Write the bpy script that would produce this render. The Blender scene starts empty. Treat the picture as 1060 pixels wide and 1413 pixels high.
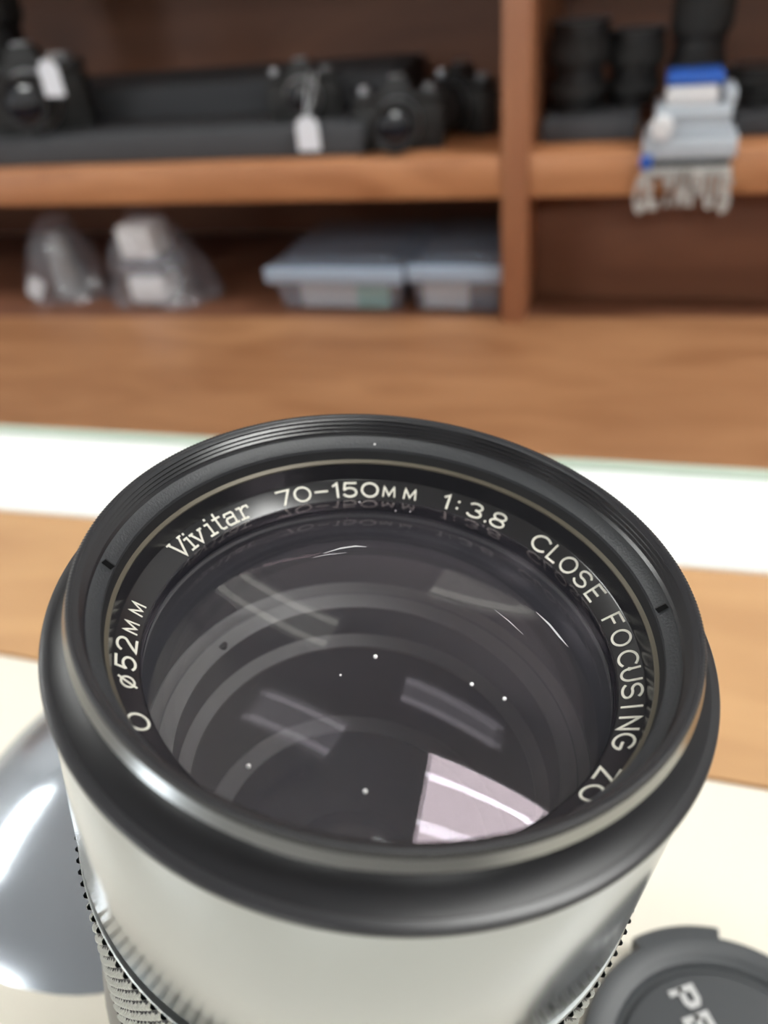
import bpy, bmesh, math, random
from mathutils import Vector, Matrix, noise
random.seed(7)
SC = bpy.context.scene
COL = SC.collection
PI = math.pi
cos, sin = math.cos, math.sin

# ------------------------------------------------------------------ camera
PITCH, ROLL, YAW = math.radians(35.5), math.radians(6.0), math.radians(-19.5)
FPX = 1060.0
CAM = Vector((0, 0, 0.172))            # the counter top is z = 0
_d = Vector((sin(ROLL) * cos(PITCH), cos(ROLL) * cos(PITCH), sin(PITCH)))   # down (cam: x right, y down, z ahead)
_r0 = Vector((cos(ROLL), -sin(ROLL), 0))
_fw = _r0.cross(_d)
if _fw.z < 0: _fw = -_fw
_x = cos(YAW) * _r0 + sin(YAW) * _fw
_up = -_d
_y = _up.cross(_x)
RM = Matrix((_x, _y, _up))             # camera coords -> world coords
cam_d = bpy.data.cameras.new('camera')
cam = bpy.data.objects.new('camera', cam_d)
COL.objects.link(cam)
rx, ry, rz = RM @ Vector((1, 0, 0)), RM @ Vector((0, -1, 0)), RM @ Vector((0, 0, -1))
cam.matrix_world = Matrix(((rx.x, ry.x, rz.x, CAM.x), (rx.y, ry.y, rz.y, CAM.y), (rx.z, ry.z, rz.z, CAM.z), (0, 0, 0, 1)))
cam_d.sensor_fit = 'VERTICAL'
cam_d.sensor_height = 36.0
cam_d.lens = 36.0 * FPX / 1413.0
cam_d.clip_start = 0.002
cam_d.clip_end = 50
cam_d.dof.use_dof = True
cam_d.dof.focus_distance = 0.076
cam_d.dof.aperture_fstop = 19.5
SC.camera = cam
# ------------------------------------------------------------------ world, exposure
w = bpy.data.worlds.new('world'); SC.world = w
w.use_nodes = True
w.node_tree.nodes['Background'].inputs[0].default_value = (0.8, 0.85, 0.9, 1)
w.node_tree.nodes['Background'].inputs[1].default_value = 0.3
SC.view_settings.view_transform = 'Standard'
SC.view_settings.look = 'None'
SC.view_settings.gamma = 1
SC.view_settings.exposure = 0.0
SC.view_settings.use_curve_mapping = False
LAMP = 21.5                            # radiance of the lit ceiling panels

def ray(px, py):
    return RM @ Vector(((px - 530) / FPX, (py - 706.5) / FPX, 1))
def at(px, py, Y):                     # the point of the vertical plane y = Y seen at that pixel
    r = ray(px, py); return CAM + r * (Y / r.y)
def on(px, py, z):                     # the point of the level plane at height z
    r = ray(px, py); return CAM + r * ((z - CAM.z) / r.z)

# ------------------------------------------------------------------ materials
def srgb(r, g, b):
    f = lambda c: (c / 255 / 12.92) if c / 255 <= 0.04045 else ((c / 255 + 0.055) / 1.055) ** 2.4
    return (f(r), f(g), f(b), 1)
def mat(name, col, rough=0.5, metal=0.0, bump=0.0, bscale=200.0, spec=0.5, var=0.0, vscale=30.0, coat=0.0, aniso=None):
    m = bpy.data.materials.new(name); m.use_nodes = True
    nt = m.node_tree; b = nt.nodes['Principled BSDF']
    b.inputs['Base Color'].default_value = col if len(col) == 4 else (*col, 1)
    b.inputs['Roughness'].default_value = rough
    b.inputs['Metallic'].default_value = metal
    b.inputs['Specular IOR Level'].default_value = spec
    b.inputs['Coat Weight'].default_value = coat
    tc = nt.nodes.new('ShaderNodeTexCoord')
    if var:
        n = nt.nodes.new('ShaderNodeTexNoise'); n.inputs['Scale'].default_value = vscale; n.inputs['Detail'].default_value = 4
        nt.links.new(tc.outputs['Object'], n.inputs['Vector'])
        r = nt.nodes.new('ShaderNodeMapRange')
        r.inputs['From Min'].default_value = 0.3; r.inputs['From Max'].default_value = 0.7
        r.inputs['To Min'].default_value = 1 - var; r.inputs['To Max'].default_value = 1 + var
        nt.links.new(n.outputs['Fac'], r.inputs['Value'])
        mx = nt.nodes.new('ShaderNodeVectorMath'); mx.operation = 'SCALE'
        mx.inputs[0].default_value = tuple(b.inputs['Base Color'].default_value)[:3]
        nt.links.new(r.outputs['Result'], mx.inputs['Scale'])
        nt.links.new(mx.outputs['Vector'], b.inputs['Base Color'])
    if bump:
        n2 = nt.nodes.new('ShaderNodeTexNoise'); n2.inputs['Scale'].default_value = bscale; n2.inputs['Detail'].default_value = 3
        nt.links.new(tc.outputs['Object'], n2.inputs['Vector'])
        bp = nt.nodes.new('ShaderNodeBump'); bp.inputs['Strength'].default_value = bump; bp.inputs['Distance'].default_value = 0.001
        nt.links.new(n2.outputs['Fac'], bp.inputs['Height']); nt.links.new(bp.outputs['Normal'], b.inputs['Normal'])
    return m
def wood(name, dark, light, rough=0.4, sx=3.0, sy=30.0, sz=30.0):
    m = bpy.data.materials.new(name); m.use_nodes = True
    nt = m.node_tree; b = nt.nodes['Principled BSDF']
    tc = nt.nodes.new('ShaderNodeTexCoord'); mp = nt.nodes.new('ShaderNodeMapping')
    mp.inputs['Scale'].default_value = (sx, sy, sz)
    nt.links.new(tc.outputs['Object'], mp.inputs['Vector'])
    n = nt.nodes.new('ShaderNodeTexNoise'); n.inputs['Scale'].default_value = 1.0; n.inputs['Detail'].default_value = 6; n.inputs['Distortion'].default_value = 1.2
    nt.links.new(mp.outputs['Vector'], n.inputs['Vector'])
    cr = nt.nodes.new('ShaderNodeValToRGB')
    cr.color_ramp.elements[0].position = 0.3; cr.color_ramp.elements[0].color = dark
    cr.color_ramp.elements[1].position = 0.7; cr.color_ramp.elements[1].color = light
    nt.links.new(n.outputs['Fac'], cr.inputs['Fac']); nt.links.new(cr.outputs['Color'], b.inputs['Base Color'])
    b.inputs['Roughness'].default_value = rough
    return m
def glass(name, tint, base=0.04, haze=0.0, hazecol=(0.5, 0.5, 0.52, 1), rough=0.0, trans=(1, 1, 1, 1)):
    # coated thin glass: clear, with a mirror share that grows towards grazing angles
    m = bpy.data.materials.new(name); m.use_nodes = True
    nt = m.node_tree; N = nt.nodes; Lk = nt.links
    for n in list(N): N.remove(n)
    out = N.new('ShaderNodeOutputMaterial')
    tr = N.new('ShaderNodeBsdfTransparent'); tr.inputs[0].default_value = trans
    gl = N.new('ShaderNodeBsdfGlossy'); gl.inputs['Color'].default_value = tint; gl.inputs['Roughness'].default_value = rough
    lw = N.new('ShaderNodeLayerWeight'); lw.inputs['Blend'].default_value = 0.5
    pw = N.new('ShaderNodeMath'); pw.operation = 'POWER'; pw.inputs[1].default_value = 5.0
    Lk.new(lw.outputs['Facing'], pw.inputs[0])
    ma = N.new('ShaderNodeMath'); ma.operation = 'MULTIPLY_ADD'; ma.inputs[1].default_value = 1 - base; ma.inputs[2].default_value = base
    Lk.new(pw.outputs[0], ma.inputs[0])
    mx = N.new('ShaderNodeMixShader'); Lk.new(ma.outputs[0], mx.inputs['Fac'])
    if haze:
        df = N.new('ShaderNodeBsdfDiffuse'); df.inputs['Color'].default_value = hazecol
        m2 = N.new('ShaderNodeMixShader'); m2.inputs['Fac'].default_value = haze
        Lk.new(tr.outputs[0], m2.inputs[1]); Lk.new(df.outputs[0], m2.inputs[2]); Lk.new(m2.outputs[0], mx.inputs[1])
    else:
        Lk.new(tr.outputs[0], mx.inputs[1])
    Lk.new(gl.outputs[0], mx.inputs[2]); Lk.new(mx.outputs[0], out.inputs['Surface'])
    return m
def emit(name, col, s):
    m = bpy.data.materials.new(name); m.use_nodes = True
    nt = m.node_tree
    for n in list(nt.nodes): nt.nodes.remove(n)
    o = nt.nodes.new('ShaderNodeOutputMaterial'); e = nt.nodes.new('ShaderNodeEmission')
    e.inputs[0].default_value = col; e.inputs[1].default_value = s
    nt.links.new(e.outputs[0], o.inputs[0]); return m

M = {}
M['wall'] = mat('wall_paint', (0.42, 0.41, 0.40), 0.8, bump=0.1)
M['ceiling'] = mat('ceiling_paint', (0.5, 0.5, 0.5), 0.9, bump=0.1)
M['floor'] = mat('floor_vinyl', (0.25, 0.23, 0.21), 0.5, var=0.1)
M['white'] = mat('white_laminate', (0.84, 0.795, 0.69), 0.32, var=0.015, vscale=8)
M['white_glass'] = mat('white_backed_glass', (0.88, 0.91, 0.90), 0.08, coat=0.5)
M['glass_edge'] = mat('green_glass_edge', srgb(178, 192, 178), 0.3)
M['rail_wood'] = wood('honey_wood', srgb(176, 134, 94), srgb(204, 162, 116), 0.35, 4, 25, 25)
M['wood'] = wood('brown_wood', srgb(138, 94, 62), srgb(168, 122, 86), 0.45, 5, 18, 18)
M['edge_wood'] = wood('shelf_edge_wood', srgb(158, 104, 68), srgb(186, 130, 90), 0.45, 5, 30, 30)
M['divider_wood'] = wood('divider_wood', srgb(134, 84, 58), srgb(158, 106, 74), 0.5, 25, 25, 4)
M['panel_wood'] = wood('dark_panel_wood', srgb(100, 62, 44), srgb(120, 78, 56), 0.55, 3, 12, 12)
M['black'] = mat('black_anodised', (0.022, 0.022, 0.025), 0.3, spec=0.4)
M['black_gloss'] = mat('gloss_black_enamel', (0.013, 0.013, 0.015), 0.34, spec=0.28)
M['black_band'] = mat('polished_black_band', (0.30, 0.305, 0.30), 0.22, metal=1.0)
M['black_thread'] = mat('black_thread', (0.016, 0.016, 0.019), 0.26, spec=0.6)
M['black_matte'] = mat('matte_black_metal', (0.036, 0.038, 0.042), 0.45, bump=0.15, bscale=4000)
M['black_deep'] = mat('light_trap_black', (0.008, 0.008, 0.009), 0.7)
M['baffle'] = mat('grey_black_baffle', (0.075, 0.073, 0.076), 0.55)
M['inner'] = mat('inner_black', (0.031, 0.031, 0.036), 0.6)
M['olive'] = mat('olive_brass_line', srgb(96, 90, 78), 0.4, metal=0.3)
M['plate'] = mat('nameplate_black', (0.014, 0.014, 0.016), 0.22, spec=0.6)
M['ink'] = mat('cream_engraving', srgb(214, 212, 200), 0.6)
M['silver'] = mat('satin_silver', (0.375, 0.40, 0.42), 0.2, metal=1.0)
M['knurl'] = mat('knurled_silver', (0.42, 0.44, 0.44), 0.32, metal=1.0)
M['front_glass'] = glass('coated_front_glass', (0.93, 0.80, 0.90, 1), 0.017, haze=0.018, hazecol=(0.43, 0.43, 0.54, 1))
M['inner_glass'] = glass('coated_inner_glass', (1.0, 0.92, 0.84, 1), 0.036, haze=0.008)
M['dust'] = mat('white_dust', (0.95, 0.95, 0.95), 0.5)
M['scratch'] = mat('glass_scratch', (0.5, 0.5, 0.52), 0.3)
M['cap'] = mat('black_cap_plastic', (0.042, 0.046, 0.051), 0.45, bump=0.05, bscale=3000)
M['cap_ink'] = mat('grey_cap_lettering', srgb(190, 190, 190), 0.5)
M['pouch'] = mat('silver_grey_plastic', (0.42, 0.46, 0.51), 0.16, metal=0.75, bump=0.0)
M['cam_black'] = mat('camera_black', (0.010, 0.010, 0.011), 0.5)
M['cam_leather'] = mat('camera_leatherette', (0.018, 0.018, 0.018), 0.7, bump=0.4, bscale=900)
M['cam_chrome'] = mat('dull_chrome', (0.35, 0.35, 0.37), 0.35, metal=1)
M['cam_grey'] = mat('worn_grey_metal', (0.16, 0.16, 0.17), 0.4)
M['lens_glass'] = mat('dark_lens_glass', (0.01, 0.012, 0.018), 0.05, spec=0.8)
M['cloth'] = mat('charcoal_cloth', (0.052, 0.054, 0.06), 0.9, bump=0.3, bscale=800)
M['tag'] = mat('white_tag_card', (0.7, 0.72, 0.78), 0.6)
M['string'] = mat('white_string', (0.55, 0.56, 0.58), 0.8)
M['stand_white'] = mat('pale_grey_plastic', (0.42, 0.46, 0.51), 0.4)
M['stand_grey'] = mat('mid_grey_plastic', (0.33, 0.35, 0.38), 0.4)
M['blue'] = mat('blue_plastic', srgb(40, 88, 175), 0.4)
M['stand_dark'] = mat('dark_slate_plastic', (0.07, 0.08, 0.085), 0.5)
M['sign'] = mat('silver_sign_letter', (0.42, 0.40, 0.38), 0.4)
M['clear_box'] = glass('clear_box_plastic', (0.9, 0.95, 1, 1), 0.06, haze=0.2, hazecol=(0.42, 0.47, 0.58, 1), rough=0.15)
M['lid'] = glass('bluish_lid_plastic', (0.9, 0.95, 1, 1), 0.08, haze=0.26, hazecol=(0.42, 0.52, 0.68, 1), rough=0.2)
M['rim'] = mat('bluish_rim_plastic', (0.30, 0.36, 0.45), 0.35)
M['bag'] = glass('clear_bag_film', (1, 1, 1, 1), 0.05, haze=0.11, hazecol=(0.5, 0.53, 0.62, 1), rough=0.12)
M['paper'] = mat('white_paper', (0.66, 0.66, 0.68), 0.7)
M['green_paper'] = mat('green_card', srgb(150, 196, 186), 0.7)
M['grey_item'] = mat('grey_metal_part', (0.25, 0.25, 0.26), 0.4)
M['lamp'] = emit('lit_panel', (1.0, 0.975, 0.94, 1), LAMP * 0.8)
M['lamp_cool'] = emit('lit_tube', (0.93, 1.0, 0.98, 1), LAMP * 2.1)
M['lamp_dim'] = emit('dim_tray', (0.95, 1.0, 0.97, 1), LAMP * 0.07)
M['tube_dim'] = emit('dim_tube', (0.95, 1.0, 0.98, 1), LAMP * 0.18)
M['daylight'] = emit('daylit_door_glass', (0.88, 0.95, 1.0, 1), 6.0)
M['metal_white'] = mat('white_enamel', (0.7, 0.7, 0.7), 0.5)

# ------------------------------------------------------------------ builders
def finish(name, bm, m, parent=None, smooth=None):
    me = bpy.data.meshes.new(name)
    bm.normal_update(); bm.to_mesh(me); bm.free()
    if m is not None: me.materials.append(M[m] if isinstance(m, str) else m)
    if smooth is not None:
        for p in me.polygons: p.use_smooth = True
        me.set_sharp_from_angle(angle=math.radians(smooth))
    o = bpy.data.objects.new(name, me); COL.objects.link(o)
    if parent is not None: o.parent = parent
    return o
def tag(o, label, cat, group=None):
    o['label'] = label; o['category'] = cat
    if group: o['group'] = group
    return o
def thing(name, label, cat, loc=(0, 0, 0), rot=(0, 0, 0), group=None):
    o = bpy.data.objects.new(name, None); COL.objects.link(o)
    o.location = loc; o.rotation_euler = rot; o.empty_display_size = 0.01
    return tag(o, label, cat, group)
def struct(o): o['kind'] = 'structure'; return o
def box(bm, c, s, bev=0.0, seg=2, rot=None):
    r = bmesh.ops.create_cube(bm, size=1.0)
    v = r['verts']
    bmesh.ops.scale(bm, vec=s, verts=v)
    if bev:
        ed = list({e for x in v for e in x.link_edges})
        g = bmesh.ops.bevel(bm, geom=ed, offset=bev, segments=seg, affect='EDGES', profile=0.5)
        v = list({x for x in g['verts']} | {x for x in v if x.is_valid})
    if rot is not None: bmesh.ops.rotate(bm, cent=(0, 0, 0), matrix=rot, verts=v)
    bmesh.ops.translate(bm, vec=c, verts=v)
    return v
def boxo(name, c, s, m, parent=None, bev=0.0, rot=None, smooth=40):
    bm = bmesh.new(); box(bm, c, s, bev, rot=rot); return finish(name, bm, m, parent, smooth if bev else None)
def lathe(bm, prof, seg=96, axis='z', org=(0, 0, 0), closed=False, a0=0.0, rmod=None):
    rings = []
    for (r, h) in prof:
        ring = []
        if r < 1e-7:
            p = (0, 0, h); ring = [p]
        else:
            for i in range(seg):
                a = a0 + 2 * PI * i / seg; rr = r if rmod is None else rmod(r, h, a)
                ring.append((rr * cos(a), rr * sin(a), h))
        out = []
        for p in ring:
            if axis == 'y': p = (p[0], -p[2], p[1])      # grows towards -y
            elif axis == 'x': p = (p[2], p[0], p[1])
            out.append(bm.verts.new((p[0] + org[0], p[1] + org[1], p[2] + org[2])))
        rings.append(out)
    n = len(rings)
    for k in range(n if closed else n - 1):
        A, B = rings[k], rings[(k + 1) % n]
        if len(A) == 1 and len(B) == 1: continue
        for i in range(seg):
            j = (i + 1) % seg
            if len(A) == 1: f = (A[0], B[j], B[i])
            elif len(B) == 1: f = (A[i], A[j], B[0])
            else: f = (A[i], A[j], B[j], B[i])
            bm.faces.new(f)
    return rings
def latheo(name, prof, m, parent=None, seg=96, axis='z', org=(0, 0, 0), closed=False, smooth=30, rmod=None):
    bm = bmesh.new(); lathe(bm, prof, seg, axis, org, closed, rmod=rmod)
    bmesh.ops.recalc_face_normals(bm, faces=bm.faces)
    return finish(name, bm, m, parent, smooth)
def tube(bm, pts, r, n=8):
    prev = None; rings = []
    for i, p in enumerate(pts):
        p = Vector(p)
        t = (Vector(pts[min(i + 1, len(pts) - 1)]) - Vector(pts[max(i - 1, 0)])).normalized()
        u = t.orthogonal().normalized() if prev is None else (prev - t * prev.dot(t)).normalized()
        prev = u; v = t.cross(u)
        rings.append([bm.verts.new(p + (u * cos(2 * PI * k / n) + v * sin(2 * PI * k / n)) * r) for k in range(n)])
    for A, B in zip(rings, rings[1:]):
        for k in range(n): bm.faces.new((A[k], A[(k + 1) % n], B[(k + 1) % n], B[k]))
    bm.faces.new(rings[0][::-1]); bm.faces.new(rings[-1])

# stroke lettering: polylines in a box of the letter's width by height 1
def arc(cx, cy, rx, ry, a0, a1, n=14):
    return [(cx + rx * cos(math.radians(a0 + (a1 - a0) * i / n)), cy + ry * sin(math.radians(a0 + (a1 - a0) * i / n))) for i in range(n + 1)]
S_PATH = arc(.5, .74, .42, .26, 25, 270, 12)[:-1] + arc(.5, .26, .45, .26, 90, -155, 12)
GL = {
    '7': [[(0, 1), (.8, 1), (.3, 0)]],
    '0': [arc(.5, .5, .5, .5, 0, 360, 28)],
    'O': [arc(.52, .5, .52, .5, 0, 360, 28)],
    '-': [[(.05, .5), (.8, .5)]],
    '1': [[(.1, .82), (.35, 1), (.35, 0)]],
    '5': [[(.85, 1), (.2, 1), (.12, .56)] + arc(.46, .32, .42, .32, 140, -150, 14)],
    'M': [[(0, 0), (.08, 1), (.5, .12), (.92, 1), (1, 0)]],
    ':': [[(.2, .2), (.2, .24)], [(.2, .7), (.2, .74)]],
    '.': [[(.2, 0), (.2, .05)]],
    '3': [arc(.4, .75, .4, .25, 150, -90, 12)[:-1] + arc(.42, .26, .46, .26, 90, -150, 12)],
    '8': [arc(.45, .75, .38, .25, 0, 360, 18), arc(.45, .25, .45, .26, 0, 360, 18)],
    'C': [arc(.55, .5, .55, .5, 45, 315, 22)],
    'L': [[(.1, 1), (.1, 0), (.75, 0)]],
    'S': [S_PATH],
    'E': [[(.8, 1), (.1, 1), (.1, 0), (.8, 0)], [(.1, .52), (.7, .52)]],
    'F': [[(.8, 1), (.1, 1), (.1, 0)], [(.1, .52), (.65, .52)]],
    'U': [[(.05, 1), (.05, .4)] + arc(.45, .4, .4, .4, 180, 360, 12) + [(.85, 1)]],
    'I': [[(.2, 1), (.2, 0)]],
    'N': [[(.05, 0), (.05, 1), (.85, 0), (.85, 1)]],
    'G': [arc(.55, .5, .52, .5, 45, 350, 22) + [(1.02, .45), (.62, .45)]],
    'Z': [[(.05, 1), (.85, 1), (.05, 0), (.85, 0)]],
    '2': [arc(.42, .7, .4, .3, 165, -30, 12) + [(.05, 0), (.85, 0)]],
    'ø': [arc(.45, .45, .4, .4, 0, 360, 24), [(.1, -.02), (.8, .95)]],
    'V': [[(.0, 1), (.2, 1)], [(.1, 1), (.5, 0), (.9, 1)], [(.8, 1), (1, 1)]],
    'v': [[(.0, .68), (.2, .68)], [(.08, .68), (.4, 0), (.72, .68)], [(.6, .68), (.8, .68)]],
    'i': [[(.08, .68), (.28, .68), (.28, 0)], [(.05, 0), (.5, 0)], [(.28, .93), (.28, .97)]],
    't': [[(.25, 1), (.25, .1), (.35, 0), (.55, 0)], [(.05, .72), (.5, .72)]],
    'a': [[(.05, .55), (.1, .68), (.55, .68), (.6, .6), (.6, 0), (.72, 0)], [(.6, .4), (.15, .4), (.05, .3), (.05, .08), (.15, 0), (.5, 0), (.6, .08)]],
    'r': [[(.05, .68), (.25, .68), (.25, 0)], [(.05, 0), (.48, 0)], [(.25, .5), (.45, .68), (.7, .68), (.72, .56)]],
    'P': [[(.1, 0), (.1, 1), (.65, 1), (.82, .9), (.82, .58), (.65, .45), (.1, .45)]],
    'T': [[(.0, 1), (.9, 1)], [(.45, 1), (.45, 0)]],
    'A': [[(.0, 0), (.45, 1), (.9, 0)], [(.16, .35), (.74, .35)]],
    'X': [[(.05, 0), (.85, 1)], [(.05, 1), (.85, 0)]],
    'Y': [[(.0, 1), (.45, .5), (.9, 1)], [(.45, .5), (.45, 0)]],
}
def strokes(bm, ch, place, sw, lift, wscale=1.0):
    """ribbons of width sw (units of letter height) along the strokes; place(u, v, lift) maps to 3-D"""
    for pl in GL[ch]:
        P = [Vector((x * wscale, y)) for x, y in pl]
        closed = (P[0] - P[-1]).length < 1e-4
        if closed: P = P[:-1]
        fine = []
        for a, b in zip(P, P[1:] + ([P[0]] if closed else [])):
            k = max(1, int((b - a).length / 0.2))
            fine += [a.lerp(b, i / k) for i in range(k)]
        if not closed: fine.append(P[-1])
        n = len(fine); L = []; R = []
        for i, p in enumerate(fine):
            if closed: d0, d1 = p - fine[i - 1], fine[(i + 1) % n] - p
            else:
                d0 = p - fine[i - 1] if i else fine[1] - p
                d1 = fine[i + 1] - p if i < n - 1 else p - fine[i - 1]
            d0 = d0.normalized(); d1 = d1.normalized()
            t = (d0 + d1)
            t = t.normalized() if t.length > 0.3 else d1
            nrm = Vector((-t.y, t.x))
            k = sw / 2 / max(0.5, abs(nrm.dot(Vector((-d1.y, d1.x)))))
            e = Vector((0, 0))
            if not closed and i == 0: e = -d1 * sw * .4
            if not closed and i == n - 1: e = d0 * sw * .4
            L.append(p + nrm * k + e); R.append(p - nrm * k + e)
        for i in range(n if closed else n - 1):
            j = (i + 1) % n
            q = [L[i], R[i], R[j], L[j]]
            top = [bm.verts.new(place(a.x, a.y, lift)) for a in q]
            bot = [bm.verts.new(place(a.x, a.y, -0.00002)) for a in q]
            bm.faces.new(top)
            bm.faces.new((top[0], bot[0], bot[3], top[3])[::-1]); bm.faces.new((top[1], bot[1], bot[2], top[2]))

# ================================================================== THE ROOM
ZF, ZC = -1.0, 1.70
X0, X1, Y0, Y1 = -3.2, 3.2, -3.6, 1.36
struct(boxo('floor', ((X0 + X1) / 2, (Y0 + Y1) / 2, ZF - .05), (X1 - X0 + .2, Y1 - Y0 + .2, .1), 'floor'))
struct(boxo('ceiling', ((X0 + X1) / 2, (Y0 + Y1) / 2, ZC + .05), (X1 - X0 + .2, Y1 - Y0 + .2, .1), 'ceiling'))
struct(boxo('wall_back', ((X0 + X1) / 2, Y1 + .05, (ZF + ZC) / 2), (X1 - X0, .1, ZC - ZF), 'wall'))
struct(boxo('wall_front', ((X0 + X1) / 2, Y0 - .05, (ZF + ZC) / 2), (X1 - X0, .1, ZC - ZF), 'wall'))
struct(boxo('wall_left', (X0 - .05, (Y0 + Y1) / 2, (ZF + ZC) / 2), (.1, Y1 - Y0, ZC - ZF), 'wall'))
struct(boxo('wall_right', (X1 + .05, (Y0 + Y1) / 2, (ZF + ZC) / 2), (.1, Y1 - Y0, ZC - ZF), 'wall'))

# unseen glazed door with glowing panes, added for the bright spot on the rim
dr = struct(boxo('door_1', (0, 0, 0), (.05, 1.30, 2.04), 'metal_white')); dr.location = (X0 + .026, -2.85, ZF + 1.021)
for k in (-1, 1):
    pn = boxo('pane', (.028, .31 * k, .12), (.006, .54, 1.62), 'daylight', dr)
boxo('door_handle', (.06, 0, -.1), (.03, .025, .3), 'cam_chrome', dr, .005)

def fixture(x, y, sx, sy, rz, label, dim=False, tubes=2):
    t = thing('ceiling_light', label, 'ceiling light', (x, y, ZC), (0, 0, rz), 'ceiling lights of the shop')
    bm = bmesh.new(); f = .02; h = .04
    box(bm, (0, sy / 2 + f / 2, -h / 2), (sx + 2 * f, f, h)); box(bm, (0, -sy / 2 - f / 2, -h / 2), (sx + 2 * f, f, h))
    box(bm, (sx / 2 + f / 2, 0, -h / 2), (f, sy, h)); box(bm, (-sx / 2 - f / 2, 0, -h / 2), (f, sy, h))
    finish('housing', bm, 'metal_white', t)
    boxo('reflector_tray', (0, 0, -.006), (sx, sy, .008), 'lamp_dim' if dim else 'lamp', t)
    for k in range(tubes):
        yy = sy * (k + .5) / tubes - sy / 2
        if dim: yy = (sy / 2 - .045) * (1 if k else -1)
        bm = bmesh.new(); lathe(bm, [(0, -sx * .49), (.018, -sx * .49), (.018, sx * .49), (0, sx * .49)], 12, 'x', (0, yy, -.029))
        finish('tube', bm, 'tube_dim' if dim else 'lamp_cool', t, 40)
    return t
fixture(1.18, .32, 1.20, .60, math.radians(6), 'bright twin tube ceiling light to the right of the counter')
fixture(2.2, -2.3, 1.20, .60, 0, 'bright twin tube ceiling light behind the counter on the right')  # this and the next three: unseen fixtures added to raise the light level
fixture(-2.2, -1.9, 1.20, .60, 0, 'bright twin tube ceiling light behind the counter on the left')
fixture(0, -3.2, 1.20, .60, 0, 'bright twin tube ceiling light near the front wall')
fixture(-2.45, .35, 1.20, .60, PI / 2, 'bright twin tube ceiling light beside the left wall')
fixture(-.26, .47, .56, .26, math.radians(-13), 'dim small ceiling light above the counter', True)
fixture(.64, .94, .74, .25, math.radians(1), 'dim small ceiling light above the shelf cabinet', True)

# ================================================================== THE COUNTER
YW, YG, YE = 0.131, 0.214, 0.276       # far edges of white worktop, wood rail, glass strip
ct = thing('display_counter', 'white topped display counter with honey wood rail and glass strip', 'counter', (0, 0, ZF))
boxo('body', (0, -.03, .485), (2.2, .56, .97), 'wood', ct)
boxo('worktop', (0, (YW - .34) / 2, .985), (2.24, YW + .34, .03), 'white', ct, .0015)
def slab(name, quad, z0, z1, m, parent):
    bm = bmesh.new(); A = [bm.verts.new((x, y, z0)) for x, y in quad]; B = [bm.verts.new((x, y, z1)) for x, y in quad]
    bm.faces.new(A[::-1]); bm.faces.new(B); n = len(quad)
    for i in range(n): bm.faces.new((A[i], A[(i + 1) % n], B[(i + 1) % n], B[i]))
    bmesh.ops.bevel(bm, geom=list(bm.edges), offset=.0012, segments=2, affect='EDGES')
    return finish(name, bm, m, parent, 40)
XW = 1.12
yg = lambda x: YG + .040 * x
ye = lambda x: YE + .028 * x
slab('wood_rail', [(-XW, YW), (XW, YW), (XW, yg(XW)), (-XW, yg(-XW))], .968, .999, 'rail_wood', ct)
gp = slab('glass_strip', [(-XW, yg(-XW)), (XW, yg(XW)), (XW, ye(XW) - .008), (-XW, ye(-XW) - .008)], .971, 1.001, 'white_glass', ct)
slab('glass_edge', [(-XW, ye(-XW) - .008), (XW, ye(XW) - .008), (XW, ye(XW)), (-XW, ye(-XW))], .971, 1.0012, 'glass_edge', gp)

# ================================================================== THE SHELF CABINET
YS, YB = .85, 1.20                     # front of the shelves, back panel
ZL, ZT, ZU = -.178, .000, .26          # lower shelf floor, upper shelf top, underside of the top board
XD = at(711, 215, YS).x
XL, XR = -1.75, .75
cb = thing('shelf_cabinet', 'brown wooden shelf cabinet with divider and wide ledge behind the counter', 'cabinet', (0, YS, ZF))
def cbx(name, x0, x1, y0, y1, z0, z1, m, bev=.002):
    return boxo(name, ((x0 + x1) / 2, (y0 + y1) / 2 - YS, (z0 + z1) / 2 - ZF), (x1 - x0, y1 - y0, z1 - z0), m, cb, bev)
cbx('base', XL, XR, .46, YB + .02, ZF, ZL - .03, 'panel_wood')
la, lb_ = on(0, 437, ZL), on(1060, 437, ZL)
lk = (lb_.y - la.y) / (lb_.x - la.x)
yl = lambda x: la.y + lk * (x - la.x) - YS
slab('ledge', [(XL - .02, .44 - YS), (XR + .02, .44 - YS), (XR + .02, yl(XR + .02)), (XL - .02, yl(XL - .02))], ZL - .03 - ZF, ZL - ZF, 'wood', cb)

cbx('lower_shelf', XL, XR, .60, YB, ZL - .028, ZL - .0015, 'panel_wood')  # darker wood than the ledge, so the bay's shade line is in the colour
cbx('shelf_board', XL + .02, XD - .0135, YS, YB, ZT - .042, ZT, 'edge_wood', .003)
cbx('shelf_board', XD + .0135, XR - .02, YS, YB, ZT - .042, ZT, 'edge_wood', .003)
cbx('divider', XD - .0135, XD + .0135, YS - .003, YB, ZL, ZU, 'divider_wood', .002)
cbx('side_panel', XL, XL + .02, YS, YB, ZL, ZU, 'edge_wood')
cbx('side_panel', XR - .02, XR, YS, YB, ZL, ZU, 'edge_wood')
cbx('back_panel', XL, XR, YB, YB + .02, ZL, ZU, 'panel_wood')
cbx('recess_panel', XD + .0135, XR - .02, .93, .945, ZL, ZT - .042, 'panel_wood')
cbx('top_board', XL - .02, XR + .02, YS - .02, YB + .02, ZU, ZU + .03, 'edge_wood')

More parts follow.
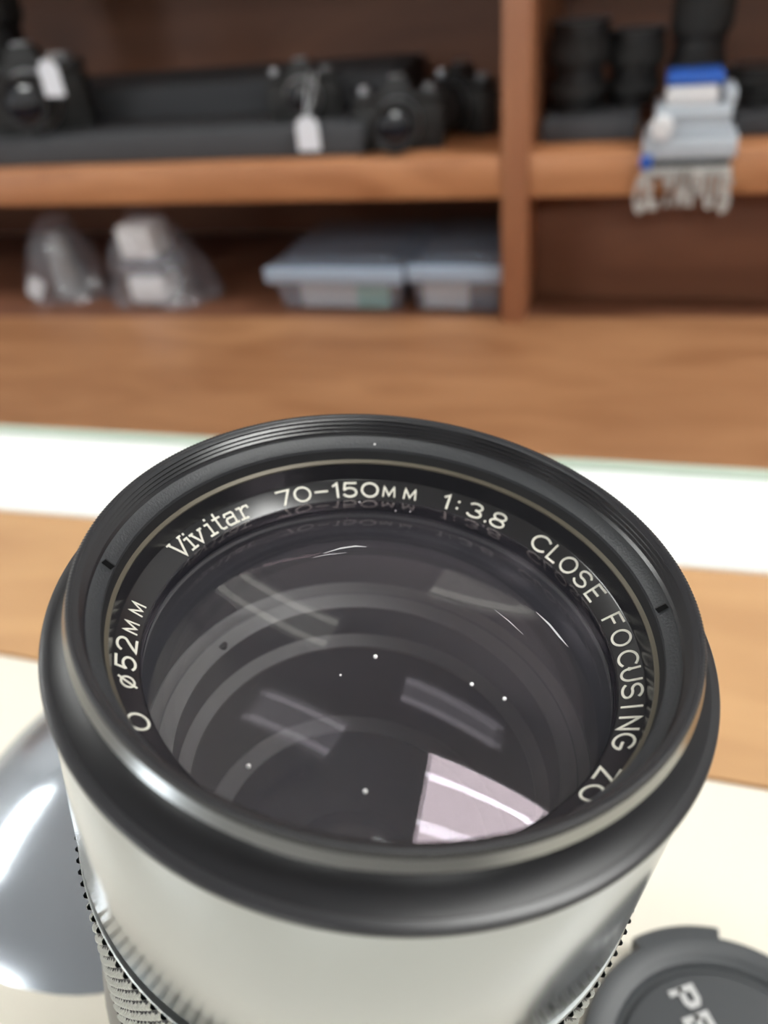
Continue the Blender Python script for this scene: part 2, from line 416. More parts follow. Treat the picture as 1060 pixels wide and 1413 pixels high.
# cloth covered risers on the upper shelf
def riser(name, label, x0, x1, y0, steps, m='cloth'):
    t = thing(name, label, 'riser', ((x0 + x1) / 2, y0, ZT))
    for i, (ya, yb, h) in enumerate(steps):
        bm = bmesh.new(); box(bm, (0, (ya + yb) / 2, h / 2), (x1 - x0, yb - ya, h), .004)
        finish('step', bm, m, t, 40)
    return t
zr1 = at(250, 182, .875).z; zr2 = at(250, 116, .99).z
riser('display_riser', 'charcoal cloth covered stepped riser on the wide upper shelf', XL + .03, at(506, 200, .88).x, .872, [(0, .115, zr1), (.117, .30, zr2)])
zq = at(800, 165, .90).z
riser('display_riser', 'charcoal cloth covered riser under the standing lenses', XD + .02, at(880, 190, .9).x, .90, [(0, .26, zq)])
riser('display_riser', 'charcoal cloth covered riser right of the stepped stand', at(1012, 190, .90).x, XR - .03, .90, [(0, .26, at(1040, 160, .9).z)])

# ------------------------------------------------------------------ cameras on the shelf
def slr(label, loc, rz, s=1.0, lens_len=.045, lens_r=.031, dz=0):
    t = thing('slr_camera', label, 'camera', loc, (0, 0, rz), 'black film cameras on the upper shelf')
    t.scale = (s, s, s)
    boxo('body', (0, 0, .034), (.132, .036, .058), 'cam_leather', t, .006)
    boxo('top_plate', (0, 0, .0695), (.130, .034, .013), 'cam_black', t, .004)
    boxo('base_plate', (0, 0, .0025), (.130, .034, .005), 'cam_black', t, .001)
    bm = bmesh.new()
    v = [bm.verts.new(p) for p in [(-.024, -.02, .074), (.024, -.02, .074), (.024, .016, .074), (-.024, .016, .074), (-.013, -.017, .096), (.013, -.017, .096), (.015, .012, .094), (-.015, .012, .094)]]
    for f in [(3, 2, 1, 0), (4, 5, 6, 7), (0, 1, 5, 4), (1, 2, 6, 5), (2, 3, 7, 6), (3, 0, 4, 7)]: bm.faces.new([v[i] for i in f])
    bmesh.ops.bevel(bm, geom=list(bm.edges), offset=.002, segments=2, affect='EDGES')
    finish('prism', bm, 'cam_black', t, 40)
    boxo('hot_shoe', (0, 0, .097), (.02, .018, .003), 'cam_chrome', t, .0005)
    latheo('shutter_dial', [(0, .084), (.009, .084), (.0095, .083), (.0095, .0755), (0, .0755)], 'cam_grey', t, 32, org=(.046, 0, 0))
    latheo('rewind_knob', [(0, .086), (.008, .086), (.0085, .085), (.0085, .0755), (0, .0755)], 'cam_chrome', t, 32, org=(-.05, 0, 0))
    latheo('mount_ring', [(.034, .017), (.034, .022), (.029, .022), (.029, .017)], 'cam_chrome', t, 48, 'y', (0, 0, .038), True)
    R = lens_r
    lb = latheo('lens_barrel', [(R * .95, .02), (R, .024), (R, .018 + lens_len * .35), (R * .97, .02 + lens_len * .37), (R * .97, .02 + lens_len * .75), (R, .02 + lens_len * .78), (R, .02 + lens_len), (R * .88, .02 + lens_len), (R * .72, .02 + lens_len * .82), (0, .02 + lens_len * .82)], 'cam_black', t, 48, 'y', (0, 0, .038))
    latheo('grip_ring', [(R * 1.03, .02 + lens_len * .42), (R * 1.03, .02 + lens_len * .70), (R * .96, .02 + lens_len * .70), (R * .96, .02 + lens_len * .42)], 'cam_leather', lb, 48, 'y', (0, 0, .038), True)
    latheo('front_glass', [(R * .72, .021 + lens_len * .82), (R * .5, .021 + lens_len * .87), (0, .021 + lens_len * .9)], 'lens_glass', lb, 48, 'y', (0, 0, .038))
    return t
p = at(550, 214, .89); slr('black film camera facing forward left of the shelf divider', (p.x, .905, ZT), math.radians(8), .74, .05, .032)
p = at(638, 205, .98); slr('black film camera turned half sideways beside the shelf divider', (p.x, .99, ZT), math.radians(-38), .74, .05, .033)
p = at(420, 165, .915)
slr('small black camera on the riser wearing the hanging tag', (p.x, .925, zr1), math.radians(12), .62, .03, .028)
p = at(60, 185, .915)
slr('black camera at the far left of the upper shelf', (p.x, .925, zr1), math.radians(20), 1.0, .04, .03)

def price_tag(label, top, cards, w_, h_, Y):
    t = thing('price_tag', label, 'tag', (cards.x, Y, cards.z), (0, 0, 0), 'white price tags')
    bm = bmesh.new()
    pts = [(-w_ / 2, -h_ / 2), (w_ / 2, -h_ / 2), (w_ / 2, h_ * .3), (w_ * .25, h_ / 2), (-w_ * .25, h_ / 2), (-w_ / 2, h_ * .3)]
    a = [bm.verts.new((x, -.0008, z)) for x, z in pts]; b = [bm.verts.new((x, .0008, z)) for x, z in pts]
    bm.faces.new(a); bm.faces.new(b[::-1])
    for i in range(6): bm.faces.new((a[i], b[i], b[(i + 1) % 6], a[(i + 1) % 6]))
    bmesh.ops.recalc_face_normals(bm, faces=bm.faces)
    finish('card', bm, 'tag', t)
    d = top - Vector((cards.x, Y, cards.z))
    for s in (-1, 1):
        bm = bmesh.new()
        tube(bm, [(s * .0005, 0, h_ * .45), (d.x * .5 + s * .004, d.y * .5, (d.z + h_ * .45) * .5), (d.x + s * .004, d.y, d.z)], .0009, 6)
        finish('string', bm, 'string', t, 60)
    return t
price_tag('white price tag hanging on a string over the riser edge', at(432, 100, .905), at(425, 185, .866), .026, .034, .866)
price_tag('white price tag hanging on the far left camera', at(74, 72, .86), at(70, 108, .862), .026, .037, .862)

# tall lenses
def lens_tall(label, loc, r, h, rim=True, group='black lenses standing in the right bay'):
    t = thing('standing_lens', label, 'lens', loc, (0, 0, 0), group)
    latheo('barrel', [(0, 0), (r * .8, 0), (r * .82, h * .12), (r * .92, h * .16), (r * .92, h * .38), (r * .86, h * .4), (r * .86, h * .5), (r * .95, h * .53), (r, h * .9), (r, h), (r * .9, h), (r * .85, h * .96), (0, h * .96)], 'cam_black', t, 48)
    latheo('focus_ring', [(r * 1.0, h * .56), (r * 1.03, h * .57), (r * 1.03, h * .8), (r * 1.0, h * .81), (r * .94, h * .81), (r * .94, h * .56)], 'cam_leather', t, 72, closed=True, rmod=lambda rr, hh, a: rr + (.0005 if int(a / (2 * PI) * 36) % 2 else 0))
    latheo('zoom_ring', [(r * .97, h * .2), (r * .97, h * .34), (r * .9, h * .34), (r * .9, h * .2)], 'cam_leather', t, 48, closed=True)
    latheo('front_glass', [(r * .86, h * .963), (r * .5, h * .985), (0, h * .993)], 'lens_glass', t, 48)
    if rim: latheo('front_rim', [(r, h), (r * 1.01, h * 1.005), (r * .93, h * 1.012), (r * .88, h * 1.0)], 'cam_grey', t, 48, closed=True)
    return t
for px, pt, rr, Y, lab in [(795, 28, .030, .955, 'tall black lens nearest the divider with pale rim'), (870, 40, .028, .98, 'middle one of the tall black lenses in the right bay'), (952, -40, .029, .985, 'tallest black lens standing behind the stepped stand')]:
    p = at(px, 160, Y); lens_tall(lab, (p.x, Y, zq), rr, at(px, pt, Y).z - zq)
p = at(1045, 150, .97)
lens_tall('short dark lens at the right end of the upper shelf', (p.x, .98, at(1040, 160, .9).z), .034, at(1030, 92, .97).z - at(1040, 160, .9).z)
p = at(20, 120, 1.03)
lens_tall('tall black lens standing at the far left end', (p.x, 1.02, zr2), .045, .15)

# ------------------------------------------------------------------ stepped stand and logo lettering
YP = .835
a = at(880, 232, YP); b = at(1018, 232, YP); cx = (a.x + b.x) / 2; wd = b.x - a.x
def pz(py): return at(948, py, YP).z
st = thing('display_stand', 'pale grey stepped display stand with blue top above the silver lettering', 'stand', (cx, .885, ZT))
def stb(name, u0, u1, p0, p1, d0, d1, m, par=st, bev=.002):
    x0, x1 = (u0 - .5) * wd, (u1 - .5) * wd; z0, z1 = pz(p1) - ZT, pz(p0) - ZT
    return boxo(name, ((x0 + x1) / 2, (d0 + d1) / 2, (z0 + z1) / 2), (x1 - x0, d1 - d0, z1 - z0), m, par, bev)
z0 = pz(232)
stb('base', .07, .93, 222, 236, -.040, .04, 'stand_dark')
stb('base_block', .03, .97, 191, 222, -.045, .04, 'stand_white')
stb('corner_cap', .02, .14, 214, 234, -.048, .0, 'blue')
stb('body_panel', .13, .88, 177, 190, -.040, .035, 'stand_white')
stb('body_panel', .13, .88, 150, 174, -.038, .033, 'stand_white')
stb('body_core', .14, .87, 149, 191, -.036, .03, 'stand_grey')
kx = (.20 - .5) * wd
latheo('round_knob', [(0, .052), (.008, .052), (.0105, .050), (.0105, .042), (0, .042)], 'paper', st, 32, 'y', (kx, .0, pz(176) - ZT))
stb('top_block', .22, .72, 122, 149, -.036, .02, 'paper')
stb('blue_cap', .21, .76, 106, 122, -.037, .022, 'blue')
stb('side_fin', .78, .90, 128, 152, -.036, .02, 'stand_white')

sg = thing('logo_sign', 'silver cut out letters hanging on the shelf edge below the stand', 'sign', (cx, YS - .008, ZT - .02))
lw_ = wd * 1.0 / 7
for i, ch in enumerate('OLYMPUS'):
    u = (i - 3) / 3.0
    bm = bmesh.new()
    lx = (i - 3.45) * lw_; lz = pz(268) - (ZT - .02) - .006 * u * u - .004 - .004
    hh = .024 if i not in (0, 6) else .027
    strokes(bm, ch, lambda uu, vv, l: (lx + uu * lw_ * .72, -l, lz + vv * hh), .36, .006)
    bmesh.ops.recalc_face_normals(bm, faces=bm.faces)
    finish('letter', bm, 'sign', sg)
boxo('hanger_strip', (0, .003, pz(240) - ZT + .02), (wd * .9, .006, .008), 'sign', sg, .001)

# ------------------------------------------------------------------ lower shelf: storage boxes and bags
def storage(label, px0, px1, Y, lid_py, foot_py, cards):
    a = at(px0, 375, Y); b = at(px1, 375, Y); W = b.x - a.x; x = (a.x + b.x) / 2; zl = at((px0 + px1) / 2, lid_py, Y).z - ZL
    t = thing('storage_box', label, 'storage box', (x, Y, ZL), (0, 0, 0), 'clear plastic storage boxes on the lower shelf')
    D = .20; th = .0022; bm = bmesh.new()
    def ringpts(w_, d_, z): return [(-w_ / 2, D / 2 - d_ / 2, z), (w_ / 2, D / 2 - d_ / 2, z), (w_ / 2, D / 2 + d_ / 2, z), (-w_ / 2, D / 2 + d_ / 2, z)]
    rs = [ringpts(W * .86, D * .86, 0.001), ringpts(W * .95, D * .95, zl), ringpts(W * .95 - 2 * th, D * .95 - 2 * th, zl), ringpts(W * .86 - 2 * th, D * .86 - 2 * th, .004)]
    V = [[bm.verts.new(q) for q in r] for r in rs]
    for A, B in zip(V, V[1:]):
        for i in range(4): bm.faces.new((A[i], A[(i + 1) % 4], B[(i + 1) % 4], B[i]))
    bm.faces.new(V[0][::-1]); bm.faces.new(V[-1])
    bmesh.ops.recalc_face_normals(bm, faces=bm.faces)
    finish('tub', bm, 'clear_box', t)
    bm = bmesh.new(); box(bm, (0, D / 2, zl + .008), (W, D + .005, .016), .004)
    lid = finish('lid', bm, 'lid', t, 40)
    boxo('lid_rim', (0, -.004, zl + .008), (W * 1.01, .008, .02), 'rim', lid, .003)
    bm = bmesh.new(); box(bm, (0, D / 2, zl + .019), (W * .8, D * .8, .006), .002)
    finish('lid_panel', bm, 'clear_box', lid, 40)
    for (u0, u1, v0, v1, m, nm) in cards:
        boxo(nm, ((u0 + u1 - 1) / 2 * W, .018, (v0 + v1) / 2 * zl), ((u1 - u0) * W, .004, (v1 - v0) * zl), m, t)
    return t
storage('clear storage box with white and green cards inside', 368, 556, .862, 388, 432, [(.20, .62, .06, .82, 'paper', 'card'), (.62, .86, .06, .74, 'green_paper', 'card')])
storage('clear storage box with one white card beside the divider', 563, 693, .866, 386, 432, [(.12, .62, .06, .92, 'paper', 'card')])

def bag(label, pxc, pyt, Y, wx, dy, seed):
    p = at(pxc, 425, Y); h = at(pxc, pyt, Y).z - ZL
    t = thing('plastic_bag', label, 'bag', (p.x, Y, ZL), (0, 0, 0), 'clear plastic bags on the lower shelf')
    bm = bmesh.new(); bmesh.ops.create_icosphere(bm, subdivisions=4, radius=1.0)
    for v in bm.verts:
        d = v.co.normalized()
        n = noise.noise(d * 2.3 + Vector((seed, 0, 0))) * .22 + noise.noise(d * 6 + Vector((0, seed, 0))) * .07
        k = 1 + n
        z = max(-.0, d.z)
        v.co = Vector((d.x * wx * k * (1.15 - .45 * z), d.y * dy * k, max(0.001, (d.z * .9 + .1) * h * (1 + n * .3) if d.z > -.1 else .001)))
    finish('film', bm, 'bag', t, 80)
    return t, h
t1, h1 = bag('clear plastic bag with a grey part at the left end', 108, 292, .91, .052, .05, 1.3)
latheo('wrapped_part', [(0, 0), (.022, 0), (.024, h1 * .3), (.02, h1 * .55), (.014, h1 * .75), (0, h1 * .76)], 'grey_item', t1, 40, org=(.004, 0, .002))
boxo('paper_slip', (-.035, -.03, .018), (.022, .004, .03), 'paper', t1, rot=Matrix.Rotation(.6, 3, 'Y'))
t2, h2 = bag('clear plastic bag holding two white boxes', 232, 284, .905, .068, .05, 4.1)
boxo('white_box', (-.002, -.012, .021), (.054, .05, .036), 'paper', t2, .006)
boxo('white_box', (-.004, -.008, .082), (.052, .05, .044), 'paper', t2, .006)
boxo('grey_tray', (0, -.01, .050), (.066, .055, .018), 'clear_box', t2, .003)

# ================================================================== ON THE COUNTER
# ------------------------------------------------------------------ silver plastic pouch
pc = on(20, 1240, 0.006)
bm = bmesh.new(); NU, NV = 64, 20
def pouch_pt(u, v):
    a = 2 * PI * u
    ca, sa = cos(a), sin(a)
    e = .85
    ex = math.copysign(abs(ca) ** e, ca) * .044; ey = math.copysign(abs(sa) ** e, sa) * .047
    if v <= .5: return Vector((ex * 2 * v, ey * 2 * v, 0))
    k = 2 * (1 - v)
    n = noise.noise(Vector((ex * k * 30, ey * k * 30, 1.0))) * .0008
    return Vector((ex * k, ey * k, .0006 + .0105 * (1 - k ** 2.2) + n * (1 - k)))
rings = []
for j in range(1, NV):
    rings.append([bm.verts.new(pouch_pt(i / NU, j / NV)) for i in range(NU)])
bt = bm.verts.new((0, 0, 0)); tp = bm.verts.new((0, 0, .0112))
for A, B in zip(rings, rings[1:]):
    for i in range(NU): bm.faces.new((A[i], A[(i + 1) % NU], B[(i + 1) % NU], B[i]))
for i in range(NU):
    bm.faces.new((rings[0][(i + 1) % NU], rings[0][i], bt)); bm.faces.new((rings[-1][i], rings[-1][(i + 1) % NU], tp))
po = tag(finish('plastic_pouch', bm, 'pouch', None, 80), 'shiny silver grey plastic pouch lying on the counter left of the lens', 'pouch'); po.location = (-.112, .093, 0)
# ------------------------------------------------------------------ lens cap
CZ = .007
cc = Vector((.0318, .0616, 0))
cp = thing('lens_cap', 'black plastic lens cap lying beside the lens, grey letters', 'lens cap', cc)
latheo('rim', [(.0195, .0), (.0262, .0), (.0266, .0006), (.0266, .0058), (.0258, CZ), (.0232, CZ), (.0224, CZ - .0004), (.0212, CZ - .0007), (.0206, CZ - .0016), (.0195, CZ - .0016)], 'cap', cp, 128, closed=True)
latheo('face', [(.0197, .001), (.0197, CZ - .0012), (.0190, CZ - .0007), (0, CZ - .0005)], 'cap', cp, 96)
tw = [on(877.5, 1297, CZ) - cc, on(992, 1283, CZ) - cc]
ta = [math.atan2(q.y, q.x) for q in tw]
for off in (0, PI):
    bm = bmesh.new(); n = 20; sec = [(.0255, .0015), (.0281, .0015), (.0284, .0022), (.0284, .0062), (.0278, CZ - .0001), (.0255, CZ - .0001)]
    rr_ = []
    for i in range(n + 1):
        a = ta[0] + (ta[1] - ta[0]) * i / n + off
        rr_.append([bm.verts.new((r * cos(a), r * sin(a), z)) for r, z in sec])
    for A, B in zip(rr_, rr_[1:]):
        for k in range(len(sec)): bm.faces.new((A[k], A[(k + 1) % len(sec)], B[(k + 1) % len(sec)], B[k]))
    bm.faces.new(rr_[0]); bm.faces.new(rr_[-1][::-1])
    bmesh.ops.recalc_face_normals(bm, faces=bm.faces)
    finish('release_tab', bm, 'cap', cp, 40)
pP = on(946, 1376, CZ) - cc; pE = on(967, 1414, CZ) - cc
adv = (pE - pP); adv.z = 0; step = adv.length; adv.normalize()
upv = Vector((-adv.y, adv.x, 0))
if (RM.transposed() @ upv).x < 0: upv = -upv
lh = .0042
for i, ch in enumerate('PENTAX'):
    o_ = pP + adv * (step * i)
    if o_.xy.length > .018: continue
    bm = bmesh.new()
    strokes(bm, ch, lambda u, v, l: (o_ + adv * ((u - .45) * step * .82) + upv * ((v - .5) * lh)).to_tuple()[:2] + (CZ - .0005 + l,), .26, .0003)
    bmesh.ops.recalc_face_normals(bm, faces=bm.faces)
    finish('letter', bm, 'cap_ink', cp)

# ------------------------------------------------------------------ THE LENS
th, ph = math.radians(36.09), math.radians(5.31)
n_c = Vector((sin(ph), -cos(th) * cos(ph), -sin(th) * cos(ph)))
C_c = Vector((.75, 4.71, 70.24)) / 1000
AX = (RM @ n_c).normalized(); CF = CAM + RM @ C_c         # axis and centre of the front rim
E1 = RM @ (Vector((1, 0, 0)) - n_c * n_c.x).normalized(); E2 = AX.cross(E1)
RB = .0285
LEN = (CF.z - RB * math.sqrt(1 - AX.z ** 2)) / AX.z         # until the low edge of the mount touches the counter
lz = thing('camera_lens', 'silver and black zoom lens standing tilted in the foreground', 'lens')
lz.matrix_world = Matrix(((E1.x, E2.x, AX.x, 0), (E1.y, E2.y, AX.y, 0), (E1.z, E2.z, AX.z, 0), (0, 0, 0, 1)))
lz.matrix_world.translation = CF - AX * LEN
H = lambda h: LEN + h / 1000
def prof(l): return [(r / 1000, H(h)) for r, h in l]
def loc(px, py, h):                                        # pixel -> (radius, angle) on the lens plane at height h (mm)
    c = CF + AX * (h / 1000); r = ray(px, py)
    P = CAM + r * ((c - CAM).dot(AX) / r.dot(AX)) - c
    return math.hypot(P.dot(E1), P.dot(E2)), math.atan2(P.dot(E2), P.dot(E1))
SEG = 256
# serrated filter ring with its inner thread
fr = latheo('filter_ring', prof([(27.45, -.12), (27.2, -.2), (26.95, -.35), (27.15, -.6), (26.85, -.85), (27.1, -1.1), (26.8, -1.35), (27.05, -1.6), (26.75, -1.85), (26.95, -2.1), (26.7, -2.4), (26.9, -2.9), (27.4, -2.9), (27.6, -2.4), (27.55, -1.1), (27.7, -.9)]), 'black_thread', lz, SEG, closed=True, smooth=35)
latheo('serrated_edge', prof([(27.45, -.12), (27.6, -.02), (27.85, 0), (28.0, -.14), (28.0, -.62), (27.95, -.7), (27.6, -.85)]), 'black', fr, 1600, closed=True, smooth=60,
       rmod=lambda r, h, a: r - (.00012 if (r > .02783 and int(round(a / (2 * PI) * 1600)) % 4 >= 2) else 0))
latheo('ring_side', prof([(27.6, -.68), (27.93, -.72), (28.38, -1.55), (28.3, -1.7), (27.4, -2.4), (27.2, -2.4), (27.2, -.68)]), 'black_band', fr, SEG, closed=True, smooth=50)
rt = latheo('retaining_ring', prof([(26.72, -2.42), (26.6, -2.46), (25.72, -3.42), (25.66, -3.5), (25.66, -3.9), (26.72, -3.9)]), 'black_matte', lz, SEG, closed=True, smooth=30)
for (px, py) in ((919, 842), (145, 781)):
    r_, a_ = loc(px, py, -2.95)
    boxo('spanner_slot', (.02618 * cos(a_), .02618 * sin(a_), H(-2.93)), (.0013, .00013, .0011), 'black_deep', rt, rot=Matrix.Rotation(a_, 3, 'Z') @ Matrix.Rotation(.8, 3, 'Y'))
latheo('inner_wall', prof([(25.7, -3.7), (25.5, -5.0), (26.4, -5.0), (26.4, -3.7)]), 'black_deep', lz, SEG, closed=True)
latheo('trim_line', prof([(25.52, -4.98), (25.18, -5.3), (25.18, -5.45), (26.2, -5.45), (26.2, -4.98)]), 'olive', lz, SEG, closed=True)
np_ = latheo('nameplate_ring', prof([(25.22, -5.45), (25.12, -7.7), (25.02, -7.85), (22.95, -9.2), (22.85, -9.3), (22.9, -9.6), (26.0, -9.6), (26.0, -5.45)]), 'plate', lz, SEG, closed=True, smooth=30)
TXT = [('V', 237.7, 752, 1.05), ('i', 256.6, 744.5, 1.05), ('v', 269.4, 737, 1.05), ('i', 286.8, 726.4, 1.05), ('t', 298.9, 718.9, 1.05), ('a', 317, 712, 1.05), ('r', 333.6, 703, 1.05),
       ('7', 390, 684, .9), ('0', 417, 681, .9), ('-', 443, 677, .9), ('1', 462.6, 675.5, .9), ('5', 483, 674.8, .9), ('0', 510.5, 675.5, .9), ('M', 537, 680, .66), ('M', 565.5, 684, .66),
       ('1', 616.4, 690.8, .9), (':', 633.4, 694.8, .9), ('3', 656.5, 704.3, .9), ('.', 671, 714, .9), ('8', 688.5, 717, .9),
       ('C', 745.8, 749.5, .95), ('L', 766, 765, .95), ('O', 787, 778.9, .95), ('S', 806.7, 798.6, .95), ('E', 823.6, 818, .95),
       ('F', 849.7, 855.9, .95), ('O', 861, 880, .95), ('C', 869.5, 908, .95), ('U', 874.8, 931, .95), ('S', 878.4, 954.5, .95), ('I', 878.4, 976.7, .95), ('N', 873, 999.3, .95), ('G', 863, 1024, .95),
       ('Z', 834, 1066, .95), ('O', 812, 1090, .95),
       ('0', 190, 996, .95), ('ø', 171.5, 941, .8), ('5', 171.5, 914, .95), ('2', 172, 889, .95), ('M', 179.6, 864.5, .68), ('M', 188, 839, .68)]
RI, RO = (.02325, -9.0), (.02496, -7.89)                 # foot and head of the lettering on the sloping plate
SLOT = math.hypot(RO[0] - RI[0], (RO[1] - RI[1]) / 1000)
for ch, px, py, hs in TXT:
    r_, ang = loc(px, py, -8.42)
    xs = [x for pl in GL[ch] for x, y in pl]; mid = (min(xs) + max(xs)) / 2
    lh = SLOT * hs * .97; wide = (1.1 if py < 760 else .98) if ch not in 'Vivtar' else 1.0
    base_v = 0.02 if hs > .8 else 0.10
    def place(u, v, l, ang=ang, mid=mid, lh=lh, wide=wide, base_v=base_v):
        t = base_v + v * lh / SLOT
        r = RI[0] + (RO[0] - RI[0]) * t; h = RI[1] + (RO[1] - RI[1]) * t
        a = ang - (u - mid) * wide * lh / .0241
        r -= l * .545; h += l * 839
        return (r * cos(a), r * sin(a), H(h))
    bm = bmesh.new(); strokes(bm, ch, place, .115 if ch in 'Vivtar' else .135, .00004)
    bmesh.ops.recalc_face_normals(bm, faces=bm.faces)
    finish('letter', bm, 'ink', np_)

# glass: a convex front element and a hollow inner element
RS = 70.0
def cap_prof(R, edge_r, edge_h, sign=1, n=24):
    hv = edge_h + sign * (R - math.sqrt(R * R - edge_r * edge_r))
    return [(edge_r * i / n, hv - sign * (R - math.sqrt(R * R - (edge_r * i / n) ** 2))) for i in range(n + 1)], hv
pf, hv = cap_prof(RS, 22.9, -9.1)
pb, _ = cap_prof(RS * .93, 22.9, -10.6)
fe = latheo('front_element', prof(pf + pb[::-1]), 'front_glass', lz, 128, smooth=40)
pi_, _ = cap_prof(60, 22.9, -21 + (60 - math.sqrt(60 ** 2 - 22.9 ** 2)), -1)
ie = latheo('inner_element', prof(pi_), 'inner_glass', lz, 96, smooth=60)
pr, _ = cap_prof(45, 17, -46, 1)
latheo('rear_element', prof(pr), 'lens_glass', lz, 96, smooth=60)
for i, (px, py, s) in enumerate([(518, 907, .22), (651, 945, .2), (696, 965, .2), (343, 1058, .2), (504, 1093, .22), (496, 693, .09), (546, 705, .09), (470, 932, .1), (566, 706, .08)]):
    r_, a_ = loc(px, py, -6.5)
    R_ = RS / 1000
    for _ in range(6):                                      # settle on the dome
        hh = hv - 1000 * (R_ - math.sqrt(max(0, R_ * R_ - r_ * r_))); r_, a_ = loc(px, py, hh)
    bm = bmesh.new(); bmesh.ops.create_icosphere(bm, subdivisions=1, radius=s / 1000)
    o = finish('dust_speck', bm, 'dust', fe, 80); o.location = (r_ * cos(a_), r_ * sin(a_), H(hh + s * .4))
r_, a_ = loc(517, 614, -3.2)
bm = bmesh.new(); bmesh.ops.create_icosphere(bm, subdivisions=1, radius=.00014)
o = finish('dust_speck', bm, 'dust', rt, 80); o.location = (r_ * cos(a_), r_ * sin(a_), H(-3.1))
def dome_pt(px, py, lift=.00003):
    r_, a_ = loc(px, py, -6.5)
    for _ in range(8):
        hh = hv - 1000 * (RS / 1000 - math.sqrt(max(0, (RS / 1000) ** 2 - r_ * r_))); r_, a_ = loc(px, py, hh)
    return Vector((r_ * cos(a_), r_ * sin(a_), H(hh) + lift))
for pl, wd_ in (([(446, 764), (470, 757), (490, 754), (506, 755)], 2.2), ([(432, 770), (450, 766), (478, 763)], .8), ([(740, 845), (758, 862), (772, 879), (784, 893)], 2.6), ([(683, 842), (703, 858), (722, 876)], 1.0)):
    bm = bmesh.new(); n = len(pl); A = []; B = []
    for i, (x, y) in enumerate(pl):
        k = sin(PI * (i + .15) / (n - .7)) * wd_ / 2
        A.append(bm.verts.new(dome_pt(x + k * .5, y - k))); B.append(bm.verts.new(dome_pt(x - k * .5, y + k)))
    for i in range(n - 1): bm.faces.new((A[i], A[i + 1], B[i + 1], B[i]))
    sc_ = finish('scratch', bm, 'scratch', fe)  # pale slivers painted on the dome in place of reflection glints
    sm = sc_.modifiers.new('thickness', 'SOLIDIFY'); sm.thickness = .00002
# inside of the tube
tb = latheo('inner_tube', prof([(22.9, -10.9), (23.2, -11.5), (23.1, -11.9), (24.1, -12.6), (24.1, -23.6), (21.2, -25.6), (21.2, -30.4), (19.8, -31.5), (19.8, -46), (17, -46.5), (17, -60), (0, -60)]), 'inner', lz, 160, smooth=30)
latheo('baffle_ring', prof([(23.95, -23.6), (22.9, -24.4), (22.85, -24.5)]), 'baffle', tb, 160)
br = latheo('baffle_ring', prof([(22.7, -24.5), (21.15, -25.45), (21.15, -25.6)]), 'baffle', tb, 160)
latheo('baffle_ring', prof([(21.1, -30.3), (19.75, -31.4), (19.75, -31.7)]), 'baffle', tb, 160)
latheo('edge_line', prof([(23.25, -11.4), (23.0, -11.75), (23.0, -11.9)]), 'baffle', tb, 160)
r_, a_ = loc(308, 890, -24.9)
latheo('screw_hole', [(0, .0), (.00055, .0), (.00055, -.001), (0, -.001)], 'black_deep', br, 20, org=(.0219 * cos(a_), .0219 * sin(a_), H(-24.85)))
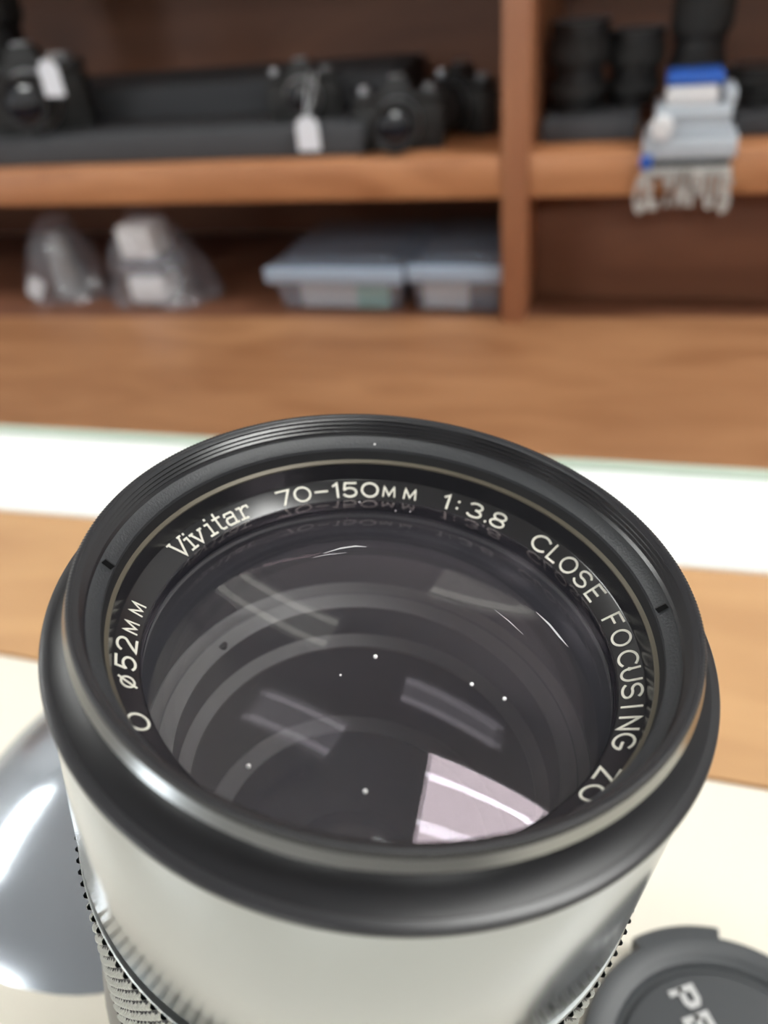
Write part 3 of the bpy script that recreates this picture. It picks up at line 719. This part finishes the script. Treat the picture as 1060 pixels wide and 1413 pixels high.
# outer black front group
latheo('front_collar', prof([(27.3, -2.2), (27.25, -2.9), (27.6, -3.4), (28.6, -4.0), (29.4, -4.35), (29.8, -4.45), (29.8, -6.0), (27.0, -6.0), (27.0, -2.6)]), 'black_gloss', lz, SEG, closed=True, smooth=40)
latheo('flange_lip', prof([(29.7, -4.5), (30.45, -4.6), (30.62, -4.72), (30.68, -4.95), (30.6, -5.3), (30.35, -5.55), (29.7, -5.65)]), 'black', lz, SEG, closed=True, smooth=50)
latheo('silver_barrel', prof([(29.5, -5.6), (30.2, -5.65), (30.3, -5.9), (30.85, -28.6), (30.7, -29.0), (29.6, -29.0)]), 'silver', lz, SEG, closed=True, smooth=35)
latheo('groove', prof([(29.5, -28.8), (30.3, -29.0), (30.3, -30.6), (29.5, -30.6)]), 'black', lz, SEG, closed=True)
latheo('grip_edge', prof([(29.6, -30.5), (30.95, -30.5), (31.05, -30.6), (31.05, -30.95), (29.6, -30.95)]), 'knurl', lz, SEG, closed=True, smooth=30)
# knurled grip: rows of small diamond points
bm = bmesh.new(); NC, SUB = 152, 8; na = NC * SUB; pitch = 2 * PI * 31.2 / NC; ZT0, ZT1 = -30.9, -53.0
nz = int((ZT0 - ZT1) / pitch * SUB / 1.7 * 1.2)
tri = lambda x: 1 - abs((x % 1.0) * 2 - 1)
rows = []
for j in range(nz + 1):
    z = ZT0 + (ZT1 - ZT0) * j / nz; v = (ZT0 - z) / pitch / 1.7 + .5
    row = []
    for i in range(na):
        u = i / SUB; a = 2 * PI * i / na
        p_, q_ = tri(u + v), tri(u - v)
        k = min(p_, q_)
        k = min(1, max(0, (k - .15) / .6)); r = (30.85 + .5 * k * k * (3 - 2 * k)) / 1000
        row.append(bm.verts.new((r * cos(a), r * sin(a), H(z))))
    rows.append(row)
for A, B in zip(rows, rows[1:]):
    for i in range(na):
        f_ = bm.faces.new((A[i], B[i], B[(i + 1) % na], A[(i + 1) % na]))
        if sum(v_.co.xy.length for v_ in f_.verts) / 4 < .03095: f_.material_index = 1      # dark valleys: black groove paint that also carries the shade between points
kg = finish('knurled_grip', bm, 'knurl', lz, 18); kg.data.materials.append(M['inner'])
hb = -LEN * 1000
latheo('rear_barrel', prof([(30.6, -53.0), (31.2, -53.1), (31.8, -57), (32.2, -62), (32.2, -76), (31, -78), (31, hb + 22), (29.5, hb + 18), (29.5, hb + 8), (26, hb + 8), (26, -53)]), 'black', lz, 128, closed=True)
latheo('mount', prof([(28.5, hb + 8), (28.5, hb + .6), (28.0, hb), (20, hb), (20, hb + 8)]), 'silver', lz, 128, closed=True)
latheo('rear_cap', [(0, 0), (.031, 0), (.0315, .0006), (.0315, .0115), (.0305, .012), (0, .012)], 'black', lz, 96)
bpy.context.view_layer.update()
rc = [o for o in lz.children if o.name.startswith('rear_cap')][0]
bc = CF - AX * (LEN - .004)
rc.matrix_parent_inverse = lz.matrix_world.inverted()
rc.location = (bc.x, bc.y, 0)
